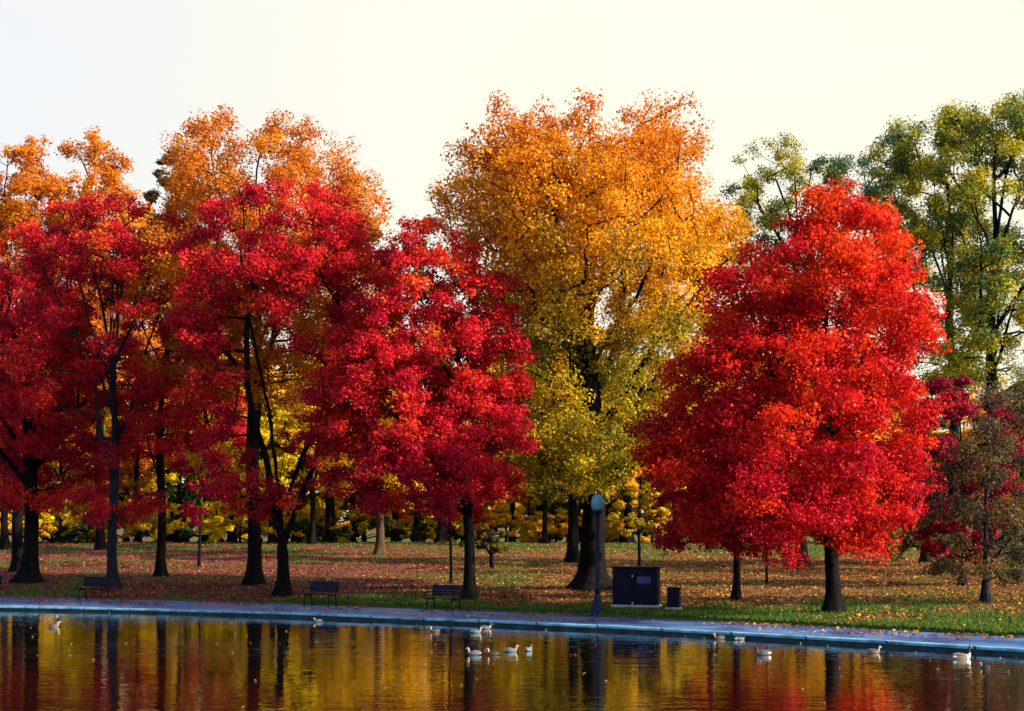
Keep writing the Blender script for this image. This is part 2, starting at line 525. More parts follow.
T('maple_tree', 469, 599, 216, 512, 424, 106, 13, col_crimson, 'crimson maple with a straight trunk beside the third bench', group=FG,
  profile='egg', leaves=66000, ncl=2500, size=.155, gap=.0, lobe=.36, limbs=9, up=.7, seed=8, shellpow=.5, outline=[(208,396,438),(230,378,474),(264,362,506),(310,344,520),(360,318,518),(410,300,518),(450,302,520),(490,320,522),(520,372,508)])
T('maple_tree', 283, 596, 190, 505, 280, 112, 14, col_redgold, 'red maple with a forked trunk left of the middle bench', group=FG,
  profile='vase', leaves=36000, ncl=1400, size=.155, gap=.30, lobe=.36, airy=.86, limbs=13, up=1.25, seed=10, outline=[(184,232,334),(202,200,358),(240,176,378),(300,166,382),(360,170,378),(420,185,372),(470,196,362),(505,215,350),(524,240,325)], fork=True)
T('oak_tree', 254, 584, 112, 420, 268, 116, 17, col_orange, 'tall rusty orange tree rising behind the forked red maple', group=FG,
  profile='oval', lz=1.0, lobe=.38, droop=-.1, zflat=.9, leaves=66000, ncl=2000, size=.16, gap=.12, shellpow=.6, limbs=10, up=1.05, seed=12, outline=[(106,238,300),(122,196,336),(152,166,362),(190,156,382),(230,150,386),(300,142,380),(400,160,350)])
T('maple_tree', 113, 588, 196, 510, 100, 96, 12, col_redgold, 'red maple whose grey trunk stands right behind the leftmost whole bench', group=FG,
  profile='vase', leaves=36000, ncl=1350, size=.155, gap=.30, lobe=.36, airy=.86, limbs=13, up=1.25, seed=14, outline=[(190,86,142),(206,50,168),(250,30,200),(300,20,206),(370,16,202),(430,26,200),(490,46,185),(530,85,150)], bark=BARK_GREY)
T('maple_tree', 160, 576, 205, 515, 176, 86, 11, col_crimson, 'dark crimson maple with a slim trunk between the grey trunk and the rusty tree', group=FG,
  profile='egg', leaves=30000, ncl=1000, size=.16, gap=.30, lobe=.38, limbs=8, up=.9, seed=15, outline=[(225,132,230),(300,108,252),(400,100,258),(470,112,244),(524,140,210)])
T('maple_tree', 30, 582, 218, 505, 20, 92, 19, col_crimson, 'red maple with a thick flared trunk near the left edge', group=FG,
  profile='maple', leaves=42000, ncl=1200, size=.16, gap=.30, lobe=.38, limbs=8, up=.8, seed=17, outline=[(214,-25,66),(252,-62,90),(330,-80,112),(430,-60,118),(500,-30,100),(530,0,75)], root_flare=1.3)
T('maple_tree', 19, 571, 225, 500, -30, 90, 14, col_redgold, 'orange red maple just behind the thick flared trunk at the left edge', group=FG,
  profile='maple', leaves=20000, ncl=520, size=.18, gap=.40, limbs=7, up=.9, seed=18)
T('oak_tree', 380, 554, 290, 512, 372, 92, 10, col_gold, 'distant golden tree with a sunlit brown trunk on the crest of the lawn', group=FG,
  profile='oval', leaves=26000, ncl=900, size=.2, gap=.28, lobe=.38, limbs=6, up=.8, seed=19, bark=BARK_BROWN)
T('oak_tree', 802, 566, 330, 540, 810, 90, 13, col_gold, 'golden tree with a flared trunk behind the big round red maple', group=FG,
  profile='oval', leaves=16000, ncl=480, size=.2, gap=.38, limbs=6, up=.8, seed=20, root_flare=1.6)
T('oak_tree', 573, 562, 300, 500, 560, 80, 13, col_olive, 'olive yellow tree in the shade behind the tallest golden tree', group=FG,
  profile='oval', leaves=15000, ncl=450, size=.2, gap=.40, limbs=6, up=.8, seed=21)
T('maple_tree', 962, 590, 352, 566, 962, 66, 7, col_maroon, 'dull maroon maple between the big round red maple and the right edge', group=FG,
  profile='oval', leaves=28000, ncl=900, size=.155, gap=.20, lobe=.38, limbs=6, up=.8, seed=22, D=66)
# saplings
T('sapling', 451, 583, 430, 545, 452, 22, 3.2, col_crimson, 'thin dark sapling left of the straight trunk by the third bench', group='saplings on the lawn',
  profile='column', leaves=1500, ncl=120, size=.16, gap=.2, lobe=.32, limbs=3, up=1.1, seed=23, root_flare=.4)
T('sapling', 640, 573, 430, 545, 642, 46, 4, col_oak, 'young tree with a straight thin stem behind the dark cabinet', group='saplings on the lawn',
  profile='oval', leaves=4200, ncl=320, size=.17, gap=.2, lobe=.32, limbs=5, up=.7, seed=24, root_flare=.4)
T('sapling', 767, 584, 500, 556, 768, 26, 3, col_crimson, 'thin sapling left of the big round red maple trunk', group='saplings on the lawn',
  profile='oval', leaves=1800, ncl=140, size=.16, gap=.2, lobe=.32, limbs=3, up=.9, seed=25, root_flare=.4)
T('sapling', 199, 566, 440, 530, 200, 34, 3.6, col_maroon, 'thin sapling between the slim trunk and the rusty tree at left', group='saplings on the lawn',
  profile='oval', leaves=3000, ncl=220, size=.17, gap=.2, lobe=.32, limbs=4, up=.9, seed=26, root_flare=.4)
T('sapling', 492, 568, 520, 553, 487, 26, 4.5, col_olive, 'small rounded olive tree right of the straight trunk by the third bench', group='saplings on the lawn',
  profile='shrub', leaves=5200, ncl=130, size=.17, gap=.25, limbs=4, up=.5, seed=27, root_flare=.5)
# right edge
T('dark_tree', 985, 588, 372, 585, 1006, 74, 8, col_dusk, 'dark sparse olive tree with crooked bare branches at the right edge', group=FG,
  profile='shrub', leaves=9500, ncl=900, size=.13, gap=.30, lobe=.32, tuft=1.2, limbs=12, up=.75, seed=28, bark=BARK_GREY, D=57, start=1.0)
# tall sparse trees behind at right
BK = 'tall trees beyond the lawn'
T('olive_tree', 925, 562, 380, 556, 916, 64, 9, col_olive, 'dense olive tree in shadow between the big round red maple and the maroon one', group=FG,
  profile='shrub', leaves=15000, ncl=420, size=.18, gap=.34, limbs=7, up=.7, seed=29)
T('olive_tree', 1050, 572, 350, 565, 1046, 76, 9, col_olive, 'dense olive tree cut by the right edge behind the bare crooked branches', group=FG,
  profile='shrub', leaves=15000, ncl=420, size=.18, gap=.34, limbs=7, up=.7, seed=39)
T('tall_tree', 990, 540, 92, 380, 1012, 112, 15, col_greenyellow, 'tall airy green and yellow tree in the upper right corner', group=BK,
  profile='column', leaves=36000, ncl=1700, size=.22, gap=.22, lobe=.27, tuft=1.35, lz=.8, limbs=9, up=1.1, seed=30, outline=[(90,985,1032),(112,946,1060),(160,926,1075),(220,934,1080),(300,945,1075),(360,940,1075),(420,940,1070)], D=106, sig=.62)
T('tall_tree', 955, 540, 116, 350, 912, 82, 12, col_greenyellow, 'tall bluish green tree above the right shoulder of the big round red maple', group=BK,
  profile='oval', leaves=30000, ncl=1500, size=.22, gap=.18, lobe=.27, tuft=1.35, lz=.8, limbs=8, up=1.15, seed=31, outline=[(114,903,945),(132,876,976),(170,860,986),(220,866,985),(290,890,985),(350,900,985),(400,900,985)], D=112, sig=.62)
T('tall_tree', 800, 540, 130, 320, 784, 74, 10, col_greenyellow, 'pale thinning green tree between the golden tree and the big round red maple', group=BK,
  profile='column', leaves=16000, ncl=1200, size=.20, gap=.06, lobe=.26, tuft=1.4, shellpow=.4, lz=.8, limbs=8, up=1.0, seed=32, outline=[(136,752,790),(152,736,836),(180,728,850),(220,734,850),(310,750,840)], D=116, sig=.55)
T('tall_tree', 862, 540, 152, 330, 858, 50, 6, col_teal, 'small dark teal green crown right behind the top of the big round red maple', group=BK,
  profile='oval', leaves=12000, ncl=900, size=.21, gap=.10, lobe=.28, tuft=1.3, shellpow=.4, limbs=6, up=1.0, seed=33, outline=[(152,832,890),(168,822,912),(205,822,920),(250,840,915),(330,850,910)], D=124, sig=.6)
T('tall_tree', 100, 549, 124, 400, 66, 84, 10, col_orange, 'tall orange tree rising behind the red maples at far left', group=BK,
  profile='column', leaves=36000, ncl=1300, size=.23, gap=.08, lobe=.38, lz=.95, limbs=9, up=1.1, seed=34, outline=[(126,48,98),(140,22,118),(170,8,134),(210,2,150),(280,5,168),(400,20,165)])
T('tall_tree', 5, 546, 132, 400, 8, 62, 9, col_orange, 'orange tree cut by the left edge behind the red maples', group=BK,
  profile='column', leaves=28000, ncl=1000, size=.23, gap=.08, lobe=.38, lz=.95, limbs=8, up=1.1, seed=35, D=104)
T('tall_tree', 178, 540, 138, 300, 176, 38, 5, col_dusk, 'narrow dull brown crown left of the tall rusty orange tree', group=BK,
  profile='column', leaves=16000, ncl=800, size=.21, gap=.0, lobe=.34, limbs=6, up=1.2, seed=36, D=114, sig=.6)
T('tall_tree', 396, 540, 206, 360, 398, 38, 8, col_teal, 'small teal green crown in the gap between the orange trees', group=BK,
  profile='oval', leaves=8000, ncl=240, size=.25, gap=.38, limbs=6, up=1.0, seed=37, D=126, sig=.6)
T('tall_tree', 712, 540, 190, 400, 706, 50, 10, col_orange, 'orange tree against the right flank of the tallest golden tree', group=BK,
  profile='oval', leaves=13000, ncl=340, size=.25, gap=.40, limbs=7, up=1.0, seed=38, D=100, sig=.6)

# --- the wood beyond the crest: four kinds built once, then copied
WG = 'wood behind the crest of the lawn'
def proto(kind, colf, seed, label, h=17, w=5.2, profile='oval', bark=None, bot=3.8, leaves=11000, px=0, D=120, cat='tree', size=.25, gap=.38, tw=7, ncl=420, lobe=.42):
    sc = D / F
    z = at_dist(px, D)[2]
    ty = HOR - (h + z - CAMZ) / sc; by = HOR - (bot + z - CAMZ) / sc
    return T(kind, px, 540, ty, by, px, w / sc, tw, colf, label, cat=cat, group=WG, profile=profile, leaves=leaves, ncl=ncl, size=size, gap=gap,
             limbs=7, up=.9, seed=seed, D=D, lobe=lobe, bark=bark, split=False, twig=.03, leafmat=LEAF_THIN, dens=1.3, small=.9)
P_gold = proto('woodland_tree', col_gold, 41, 'golden tree of the wood between the left edge and the flared trunk', px=-12, D=124)
P_lemon = proto('woodland_tree', col_lemon, 42, 'lemon yellow tree of the wood right of the flared trunk at left', px=62, D=122, h=14, w=4.8, bot=3.4)
P_orange = proto('woodland_tree', col_orange, 43, 'orange tree of the wood seen between the grey trunk and slim trunk', px=138, D=128, h=19, w=5.5)
P_olive = proto('woodland_tree', col_olive, 44, 'olive tree of the wood behind the slim trunk sapling', px=206, D=121, h=14, w=4.6, bot=4, tw=13)
wood = [
 (232, 117, P_gold, 1.05, 'golden tree of the wood left of the rusty tree trunk'),
 (272, 110, P_lemon, 1.0, 'lemon yellow tree of the wood between the rusty trunk and forked trunk'),
 (312, 108, P_lemon, .9, 'leaning lemon yellow tree of the wood just right of the forked trunk'),
 (330, 113, P_olive, .95, 'olive tree of the wood above the middle bench'),
 (352, 119, P_gold, 1.0, 'golden tree of the wood left of the sunlit brown trunk'),
 (416, 115, P_lemon, 1.0, 'lemon yellow tree of the wood right of the sunlit brown trunk'),
 (442, 110, P_olive, .9, 'olive tree of the wood left of the straight trunk by the third bench'),
 (476, 121, P_orange, .95, 'orange tree of the wood behind the straight trunk by the third bench'),
 (512, 117, P_gold, 1.0, 'golden tree of the wood right of the small rounded olive tree'),
 (545, 109, P_lemon, .85, 'lemon yellow tree of the wood left of the thickest trunk'),
 (606, 119, P_gold, 1.05, 'golden tree of the wood just right of the thickest trunk'),
 (628, 111, P_olive, .8, 'olive tree of the wood between the street lamp and the cabinet stem'),
 (675, 108, P_lemon, .85, 'lemon yellow tree of the wood above the small dark bin'),
 (700, 118, P_gold, .95, 'golden tree of the wood left of the slim red maple stem'),
 (714, 112, P_olive, .8, 'olive tree of the wood hard against the slim red maple stem'),
 (756, 114, P_lemon, .9, 'lemon yellow tree of the wood right of the slim red maple stem'),
 (782, 121, P_orange, .8, 'orange tree of the wood left of the far flared trunk'),
 (850, 113, P_gold, .8, 'golden tree of the wood right of the big round red maple trunk'),
 (892, 111, P_olive, .75, 'olive tree of the wood under the right side of the big round red maple'),
 (930, 117, P_lemon, .7, 'lemon yellow tree of the wood left of the maroon maple'),
 (975, 119, P_gold, .7, 'golden tree of the wood behind the maroon maple'),
 (1024, 113, P_olive, .8, 'olive tree of the wood behind the dark sparse tree'),
 (1075, 117, P_gold, .75, 'golden tree of the wood cut by the right edge'),
]
for px, D, p, s, lab in wood:
    x, y, z = at_dist(px, D)
    copy_tree(p, (x, y, z - .05), random.uniform(0, 6.28), (s * random.uniform(.9, 1.1), s * random.uniform(.9, 1.1), s), lab, WG)
# a second row deeper in the wood, closing the view under the crowns
for i in range(26):
    px = -70 + i * 46 + random.uniform(-10, 10)
    D = random.uniform(134, 150)
    x, y, z = at_dist(px, D)
    p = (P_gold, P_lemon, P_orange)[i % 3]
    s = random.uniform(.95, 1.15) if px < 700 else random.uniform(.75, .88)
    copy_tree(p, (x, y, z - .05), random.uniform(0, 6.28), (s * 1.2, s * 1.2, s), 'golden, lemon or orange tree deep in the wood, glimpsed behind nearer trunks', 'deep trees of the wood')

# --- sunlit bushes on the crest
SG = 'bushes along the crest of the lawn'
def bush(px, D, colf, seed, lab, h=4.4, w=2.7, leaves=5200):
    return proto('bush', colf, seed, lab, h=h, w=w, profile='shrub', bot=.15, leaves=leaves, px=px, D=D, cat='bush', size=.17, gap=.34, tw=2.5, ncl=320, lobe=.36)
B_lemon = bush(52, 113, col_lemon, 51, 'lemon yellow bush on the crest right of the flared left trunk')
B_green = bush(88, 112, col_darkgreen, 52, 'low dark green bush on the crest left of the grey trunk', h=2.2, w=2.4)
B_gold = bush(140, 114, col_gold, 53, 'golden bush on the crest between the grey trunk and slim trunk', h=3.6, w=2.6)
tag(B_lemon, group=SG); tag(B_green, group=SG); tag(B_gold, group=SG)
bushes = [
 (178, 111, B_lemon, 1.1, 'lemon yellow bush on the crest right of the slim trunk'),
 (222, 117, B_gold, 1.0, 'golden bush on the crest left of the rusty tree'),
 (240, 110, B_lemon, .9, 'small lemon bush on the crest touching the rusty trunk'),
 (300, 115, B_gold, 1.1, 'golden bush on the crest just right of the forked trunk'),
 (322, 110, B_green, .8, 'low dark green bush on the crest above the middle bench'),
 (347, 116, B_lemon, 1.2, 'large lemon bush on the crest left of the sunlit brown trunk'),
 (398, 111, B_green, .9, 'low dark green bush on the crest right of the sunlit brown trunk'),
 (424, 117, B_lemon, 1.0, 'lemon bush on the crest left of the thin dark sapling'),
 (506, 112, B_gold, .9, 'golden bush on the crest right of the small olive tree'),
 (530, 115, B_lemon, 1.0, 'lemon bush on the crest left of the thick golden oak trunk'),
 (556, 113, B_gold, .9, 'golden bush on the crest beside the thick golden oak trunk'),
 (620, 115, B_lemon, .9, 'lemon bush on the crest right of the street lamp'),
 (652, 112, B_gold, .9, 'golden bush on the crest above the dark cabinet'),
 (690, 115, B_lemon, .9, 'lemon bush on the crest above the small dark bin'),
 (724, 113, B_gold, .9, 'golden bush on the crest left of the slim red maple stem'),
 (752, 115, B_lemon, .8, 'lemon bush on the crest right of the slim red maple stem'),
 (782, 112, B_gold, .8, 'golden bush on the crest left of the far flared trunk'),
 (845, 115, B_lemon, .7, 'lemon bush on the crest right of the far flared trunk'),
 (888, 110, B_green, .9, 'low dark green bush on the crest under the red crown at right'),
 (1010, 112, B_green, 1.0, 'low dark green bush on the crest behind the sparse dark tree'),
 (20, 110, B_gold, .9, 'golden bush on the crest behind the flared left trunk'),
]
for px, D, p, s, lab in bushes:
    x, y, z = at_dist(px, D)
    copy_tree(p, (x, y, z - .05), random.uniform(0, 6.28), (s * random.uniform(.9, 1.2), s, s * random.uniform(.85, 1.15)), lab, SG)

# understorey far inside the wood: it closes the view between the trunks
for i in range(46):
    px = -70 + i * 25.5 + random.uniform(-8, 8)
    D = random.uniform(128, 146)
    x, y, z = at_dist(px, D)
    p = (B_gold, B_green, B_lemon, B_gold, B_lemon)[i % 5]
    k = random.uniform(1.7, 2.5)
    copy_tree(p, (x, y, z - .05), random.uniform(0, 6.28), (k, k, k), 'tall green or yellow thicket far inside the wood, glimpsed between trunks', 'thickets inside the wood')

# ------------------------------------------------------------------ ground, path, kerb, water
def lawn_colour(X, Y):
    P = np.stack([X, Y, 0 * X], -1)
    s = Y - Yb(X)
    pxx = 512 + X * F / Y
    n1 = fbm(P, .25, 61); n2 = fbm(P * np.array([1, .5, 1]), .9, 62)
    leaf_l = np.array([.12, .036, .032]); leaf_r = np.array([.14, .062, .022]); grass = np.array([.030, .075, .010]); grass_y = np.array([.085, .085, .014])
    k = np.clip((pxx - 330) / 240 + (n1 - .5) * .8, 0, 1)[:, None]
    leafc = leaf_l * (1 - k) + leaf_r * k
    # grass: strip beside the path on the right, patches on the crest
    g = np.clip(1.4 - s / (3.0 + 5.5 * np.clip((pxx - 480) / 350, 0, 1.2)), 0, 1) * np.clip((pxx - 200) / 260, .30, 1)
    g = np.maximum(g, np.clip((s / np.maximum(108 - Yb(X), 30) - .62) * 3, 0, 1) * np.clip(.30 + pxx / 2200, .3, .7))
    g = np.clip(g * 1.3 + (n2 - .52) * 1.6 * (g > .02) + (n1 - .475) * 2.2 + (n2 - .5) * .5, 0, 1)
    gm = np.clip(n1 * 1.6 - .4, 0, 1)[:, None]
    gc = grass * (1 - gm * .5) + grass_y * gm * .5
    c = leafc * (1 - g[:, None]) + gc * g[:, None]
    return c, g

sv = np.concatenate([[-.004], np.linspace(0, 12, 61), np.linspace(12.3, 70, 150), np.linspace(72, 160, 40), np.geomspace(170, 1500, 14)])
xv = np.concatenate([-np.geomspace(1500, 62, 14), np.linspace(-60, 60, 241), np.geomspace(62, 1500, 14)])
GX, GS = np.meshgrid(xv, sv)
GY = Yb(GX) + GS
GZ = ground_z(GX, GY) - .03
GZ[0, :] = -.4                              # the lawn's cut edge behind the path
V = np.stack([GX, GY, GZ], -1).reshape(-1, 3)
nr, nc = GX.shape
i = np.arange(nr - 1)[:, None] * nc; j = np.arange(nc - 1)[None, :]
Q = np.stack([i + j, i + j + 1, i + nc + j + 1, i + nc + j], -1).reshape(-1, 4)
lc, _ = lawn_colour(V[:, 0], V[:, 1])
m, nt, out = new_mat('lawn_soil_and_leaves')
a = N(nt, 'ShaderNodeAttribute'); a.attribute_name = 'Col'
tc = N(nt, 'ShaderNodeTexCoord')
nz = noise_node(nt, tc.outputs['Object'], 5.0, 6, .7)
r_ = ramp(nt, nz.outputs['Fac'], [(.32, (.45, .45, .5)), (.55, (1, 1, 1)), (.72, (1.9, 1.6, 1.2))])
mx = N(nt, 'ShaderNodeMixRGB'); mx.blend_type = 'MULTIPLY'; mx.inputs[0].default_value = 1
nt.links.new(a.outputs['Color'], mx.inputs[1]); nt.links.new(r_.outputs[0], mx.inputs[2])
b = N(nt, 'ShaderNodeBsdfPrincipled'); b.inputs['Roughness'].default_value = .95; b.inputs['Specular IOR Level'].default_value = .1
bp = N(nt, 'ShaderNodeBump'); bp.inputs['Strength'].default_value = 1; bp.inputs['Distance'].default_value = .06
nt.links.new(nz.outputs['Fac'], bp.inputs['Height']); nt.links.new(bp.outputs[0], b.inputs['Normal'])
nt.links.new(mx.outputs[0], b.inputs['Base Color']); nt.links.new(b.outputs[0], out.inputs['Surface'])
tag(link('lawn', mesh_np('lawn', V, Q, m, lc, smooth=True)), kind='structure')

KW = .55       # kerb width
def strip(name, rows, mat, xs, kind='structure'):
    """rows: list of (callable Y(X), z)"""
    Vv = np.concatenate([np.stack([xs, f(xs), np.full_like(xs, z)], -1) for f, z in rows])
    n = len(xs); q = []
    i = np.arange(n - 1)
    for k in range(len(rows) - 1):
        q.append(np.stack([k * n + i, k * n + i + 1, (k + 1) * n + i + 1, (k + 1) * n + i], -1))
    return tag(link(name, mesh_np(name, Vv, np.concatenate(q), mat)), kind=kind)
xs = np.concatenate([-np.geomspace(300, 46, 8), np.linspace(-45, 45, 181), np.geomspace(46, 300, 8)])
# asphalt
m, nt, out = new_mat('asphalt_path')
tc = N(nt, 'ShaderNodeTexCoord')
n1 = noise_node(nt, tc.outputs['Object'], .55, 4); n2 = noise_node(nt, tc.outputs['Object'], 22, 4)
r1 = ramp(nt, n1.outputs['Fac'], [(.38, (.012, .050, .16)), (.62, (.032, .112, .28))])
r2 = ramp(nt, n2.outputs['Fac'], [(.3, (.65, .65, .65)), (.7, (1.2, 1.2, 1.2))])
mx = N(nt, 'ShaderNodeMixRGB'); mx.blend_type = 'MULTIPLY'; mx.inputs[0].default_value = 1
nt.links.new(r1.outputs[0], mx.inputs[1]); nt.links.new(r2.outputs[0], mx.inputs[2])
b = N(nt, 'ShaderNodeBsdfPrincipled')
rr = ramp(nt, n1.outputs['Fac'], [(.4, (.38,) * 3), (.6, (.7,) * 3)])
nt.links.new(rr.outputs[0], b.inputs['Roughness'])
bp = N(nt, 'ShaderNodeBump'); bp.inputs['Strength'].default_value = .4; bp.inputs['Distance'].default_value = .01
nt.links.new(n2.outputs['Fac'], bp.inputs['Height']); nt.links.new(bp.outputs[0], b.inputs['Normal'])
nt.links.new(mx.outputs[0], b.inputs['Base Color']); nt.links.new(b.outputs[0], out.inputs['Surface'])
strip('path', [(lambda X: Yw(X) + KW - .02, ZPATH), (lambda X: Yb(X) + .12, ZPATH)], m, xs)
# kerb stones with open joints
mk = plain('kerb_stone', (.09, .21, .30), .6, .62, 2.2, .6)
Vk, Qk = [], []; off = 0
xk = -60.0
while xk < 40:
    L = 1.9 * 1.0
    x0, x1 = xk + .02, xk + L - .02
    sub = np.linspace(x0, x1, 5)
    y = Yw(sub); dz = random.uniform(-.008, .008)
    prof = [(0.0, -.5), (0.0, ZKERB - .075), (0.0, ZKERB - .03), (.03, ZKERB), (KW, ZKERB), (KW, -.3)]
    prof = prof[1:]
    for (dy, z) in prof:
        Vk.append(np.stack([sub, y + dy, np.full(5, z + dz)], -1))
    ii = np.arange(4)
    for k in range(len(prof) - 1):
        Qk.append(np.stack([off + k * 5 + ii, off + k * 5 + ii + 1, off + (k + 1) * 5 + ii + 1, off + (k + 1) * 5 + ii], -1))
    off += 25; xk += L
strip('kerb_wall', [(lambda X: Yw(X) + .025, -.5), (lambda X: Yw(X) + .025, ZKERB - .06), (lambda X: Yw(X) + KW - .03, ZKERB - .06)], plain('dark_kerb_wall', (.016, .030, .036), .5, .5, 2.5, .4), xs)  # kerb wall in a darker colour than the stones above
tag(link('kerb', mesh_np('kerb', np.concatenate(Vk), np.concatenate(Qk), mk)), kind='structure')

# water
m, nt, out = new_mat('pond_water')
geo = N(nt, 'ShaderNodeTexCoord')
def wave(sx, sy, scale, detail):
    mp = N(nt, 'ShaderNodeMapping'); mp.inputs['Scale'].default_value = (sx, sy, 1)
    nt.links.new(geo.outputs['Object'], mp.inputs['Vector'])
    return noise_node(nt, mp.outputs[0], scale, detail, .5)
w1 = wave(.28, 1.0, 1.5, 2); w2 = wave(.45, 1.0, 5.0, 2); w3 = wave(.1, .3, .6, 2)
big = wave(.06, .16, 1.0, 3)
calm = N(nt, 'ShaderNodeMapRange'); calm.inputs[1].default_value = .35; calm.inputs[2].default_value = .65; calm.inputs[3].default_value = .35; calm.inputs[4].default_value = 1.0
nt.links.new(big.outputs['Fac'], calm.inputs[0])
def bump(h, dist, strength, nrm=None):
    bp = N(nt, 'ShaderNodeBump'); bp.inputs['Strength'].default_value = strength; bp.inputs['Distance'].default_value = dist
    nt.links.new(h, bp.inputs['Height'])
    if nrm:
        nt.links.new(nrm, bp.inputs['Normal']); nt.links.new(calm.outputs[0], bp.inputs['Strength'])
    return bp.outputs['Normal']
nn = bump(w3.outputs['Fac'], .014, 1.0)
nn = bump(w1.outputs['Fac'], .014, 1.0, nn)
nn = bump(w2.outputs['Fac'], .0085, 1.0, nn)
b = N(nt, 'ShaderNodeBsdfPrincipled')
b.inputs['Base Color'].default_value = (.006, .005, .002, 1)
b.inputs['Roughness'].default_value = .03; b.inputs['IOR'].default_value = 1.75
nt.links.new(nn, b.inputs['Normal'])
b.inputs['Coat Weight'].default_value = 1.0; b.inputs['Coat Roughness'].default_value = .03; nt.links.new(nn, b.inputs['Coat Normal']); nt.links.new(b.outputs[0], out.inputs['Surface'])
strip('pond_water', [(lambda X: 0 * X - 120, 0.0), (lambda X: Yw(X) + .01, 0.0)], m, xs)

# ------------------------------------------------------------------ fallen leaves and grass (uncountable)
def scatter(n, s_max, power, pxlo=-120, pxhi=1150):
    px = rng.uniform(pxlo, pxhi, n)
    s = s_max * rng.uniform(0, 1, n) ** power
    # solve X for column px at distance Yb+s
    D = np.full(n, 60.0)
    for _ in range(8):
        X = (px - 512) * D / F
        D = Yb(X) + s
    X = (px - 512) * D / F
    return X, D, s, px
n = 230000
X, Y, s, px = scatter(n, 62, 1.25)
c, g = lawn_colour(X, Y)
P3 = np.stack([X, Y, 0 * X], -1)
dens = np.clip(fbm(P3, .5, 71) * 1.7 - .15, .05, 1) * np.clip(1.05 - .72 * g, .1, 1)
keep = rng.uniform(0, 1, n) < dens
X, Y, s, px = X[keep], Y[keep], s[keep], px[keep]
# leaves blown onto the path
npth = 5200
Xp = rng.uniform(-24, 17, npth); fr = rng.uniform(0, 1, npth) ** .45
Yp = Yw(Xp) + .1 + (Yb(Xp) - Yw(Xp) - .05) * fr
kp = fbm(np.stack([Xp * .6, Yp, 0 * Xp], -1), .8, 77) > .50
Xp, Yp = Xp[kp], Yp[kp]
n0 = len(X)
X = np.concatenate([X, Xp]); Y = np.concatenate([Y, Yp]); px = np.concatenate([px, 512 + Xp * F / Yp])
Z = ground_z(X, Y) - .012
Z[n0:] = ZPATH + .015
Z[n0:][(Yp - Yw(Xp)) < KW] = ZKERB + .02
m_ = len(X)
nrm = rng.normal(size=(m_, 3)) * .33; nrm[:, 2] = 1; nrm /= np.linalg.norm(nrm, axis=1)[:, None]
a_ = rng.uniform(0, 2 * np.pi, m_); d = np.stack([np.cos(a_), np.sin(a_), 0 * a_], -1); d -= nrm * (d * nrm).sum(1)[:, None]
sd = np.cross(nrm, d)
L = rng.uniform(.035, .078, m_)[:, None]
C0 = np.stack([X, Y, Z + .02], -1)
curl = np.array([0, 0, 1.0]) * L * rng.uniform(0, .5, m_)[:, None]
V = np.stack([C0 - d * L, C0 + sd * L * .8 + curl, C0 + d * L * .9, C0 - sd * L * .8 + curl * .6], 1).reshape(-1, 3)
k = np.clip((px - 330) / 260 + rng.normal(size=m_) * .35, 0, 1)[:, None]
v = rng.uniform(0, 1, m_) ** 1.5
cr = pal_mix([(0, (.07, .014, .015)), (.35, (.17, .026, .024)), (.65, (.27, .050, .028)), (.9, (.36, .12, .022)), (1, (.50, .31, .03))], v)
cy = pal_mix([(0, (.08, .028, .014)), (.4, (.19, .066, .02)), (.75, (.31, .13, .02)), (1, (.50, .35, .03))], v)
c = cr * (1 - k) + cy * k
Fq = (np.arange(m_)[:, None] * 4 + np.arange(4)[None, :])
tag(link('leaf_litter', mesh_np('leaf_litter', V, Fq, LITTER, np.repeat(c, 4, axis=0))), 'red, brown and yellow fallen leaves strewn over the lawn and path edge', 'leaves', kind='stuff')

# floating leaves on the pond
nf = 230
X = rng.uniform(-22, 16, nf); Y = 27 + (Yw(X) - 27.3) * rng.uniform(0, 1, nf) ** .7
kf = np.abs(X) < Y * .36
X, Y = X[kf], Y[kf]; nf = len(X)
a_ = rng.uniform(0, 6.28, nf); L = rng.uniform(.02, .05, nf)[:, None]
d = np.stack([np.cos(a_), np.sin(a_), 0 * a_], -1); sd = np.stack([-np.sin(a_), np.cos(a_), 0 * a_], -1)
C0 = np.stack([X, Y, 0 * X + .012], -1); up = np.array([0, 0, 1.]) * L * .35
V = np.stack([C0 - d * L, C0 + sd * L * .7 + up, C0 + d * L, C0 - sd * L * .7 + up], 1).reshape(-1, 3)
c = pal_mix([(0, (.35, .05, .03)), (.5, (.5, .25, .08)), (1, (.6, .5, .3))], rng.uniform(0, 1, nf))
tag(link('floating_leaves', mesh_np('floating_leaves', V, np.arange(nf)[:, None] * 4 + np.arange(4)[None, :], LITTER, np.repeat(c, 4, axis=0))), 'small fallen leaves floating across the pond surface', 'leaves', kind='stuff')

n = 190000
X, Y, s, px = scatter(n, 60, 1.5)
c, g = lawn_colour(X, Y)
keep = rng.uniform(0, 1, n) < np.clip(g * 1.1 - .05, .06, 1)
X, Y, g = X[keep], Y[keep], g[keep]
m_ = len(X); Z = ground_z(X, Y) - .035
hgt = rng.uniform(.05, .12, m_) * (.7 + .5 * g)
a_ = rng.uniform(0, 6.28, m_); wv = rng.uniform(.012, .028, m_)
dx, dy = np.cos(a_) * wv, np.sin(a_) * wv
lx, ly = rng.normal(size=m_) * .035, rng.normal(size=m_) * .035
V = np.stack([np.stack([X - dx, Y - dy, Z], -1), np.stack([X + dx, Y + dy, Z], -1), np.stack([X + lx, Y + ly, Z + hgt + .03], -1)], 1).reshape(-1, 3)
c = pal_mix([(0, (.018, .055, .008)), (.55, (.035, .11, .010)), (.85, (.075, .14, .014)), (1, (.2, .18, .03))], rng.uniform(0, 1, m_))
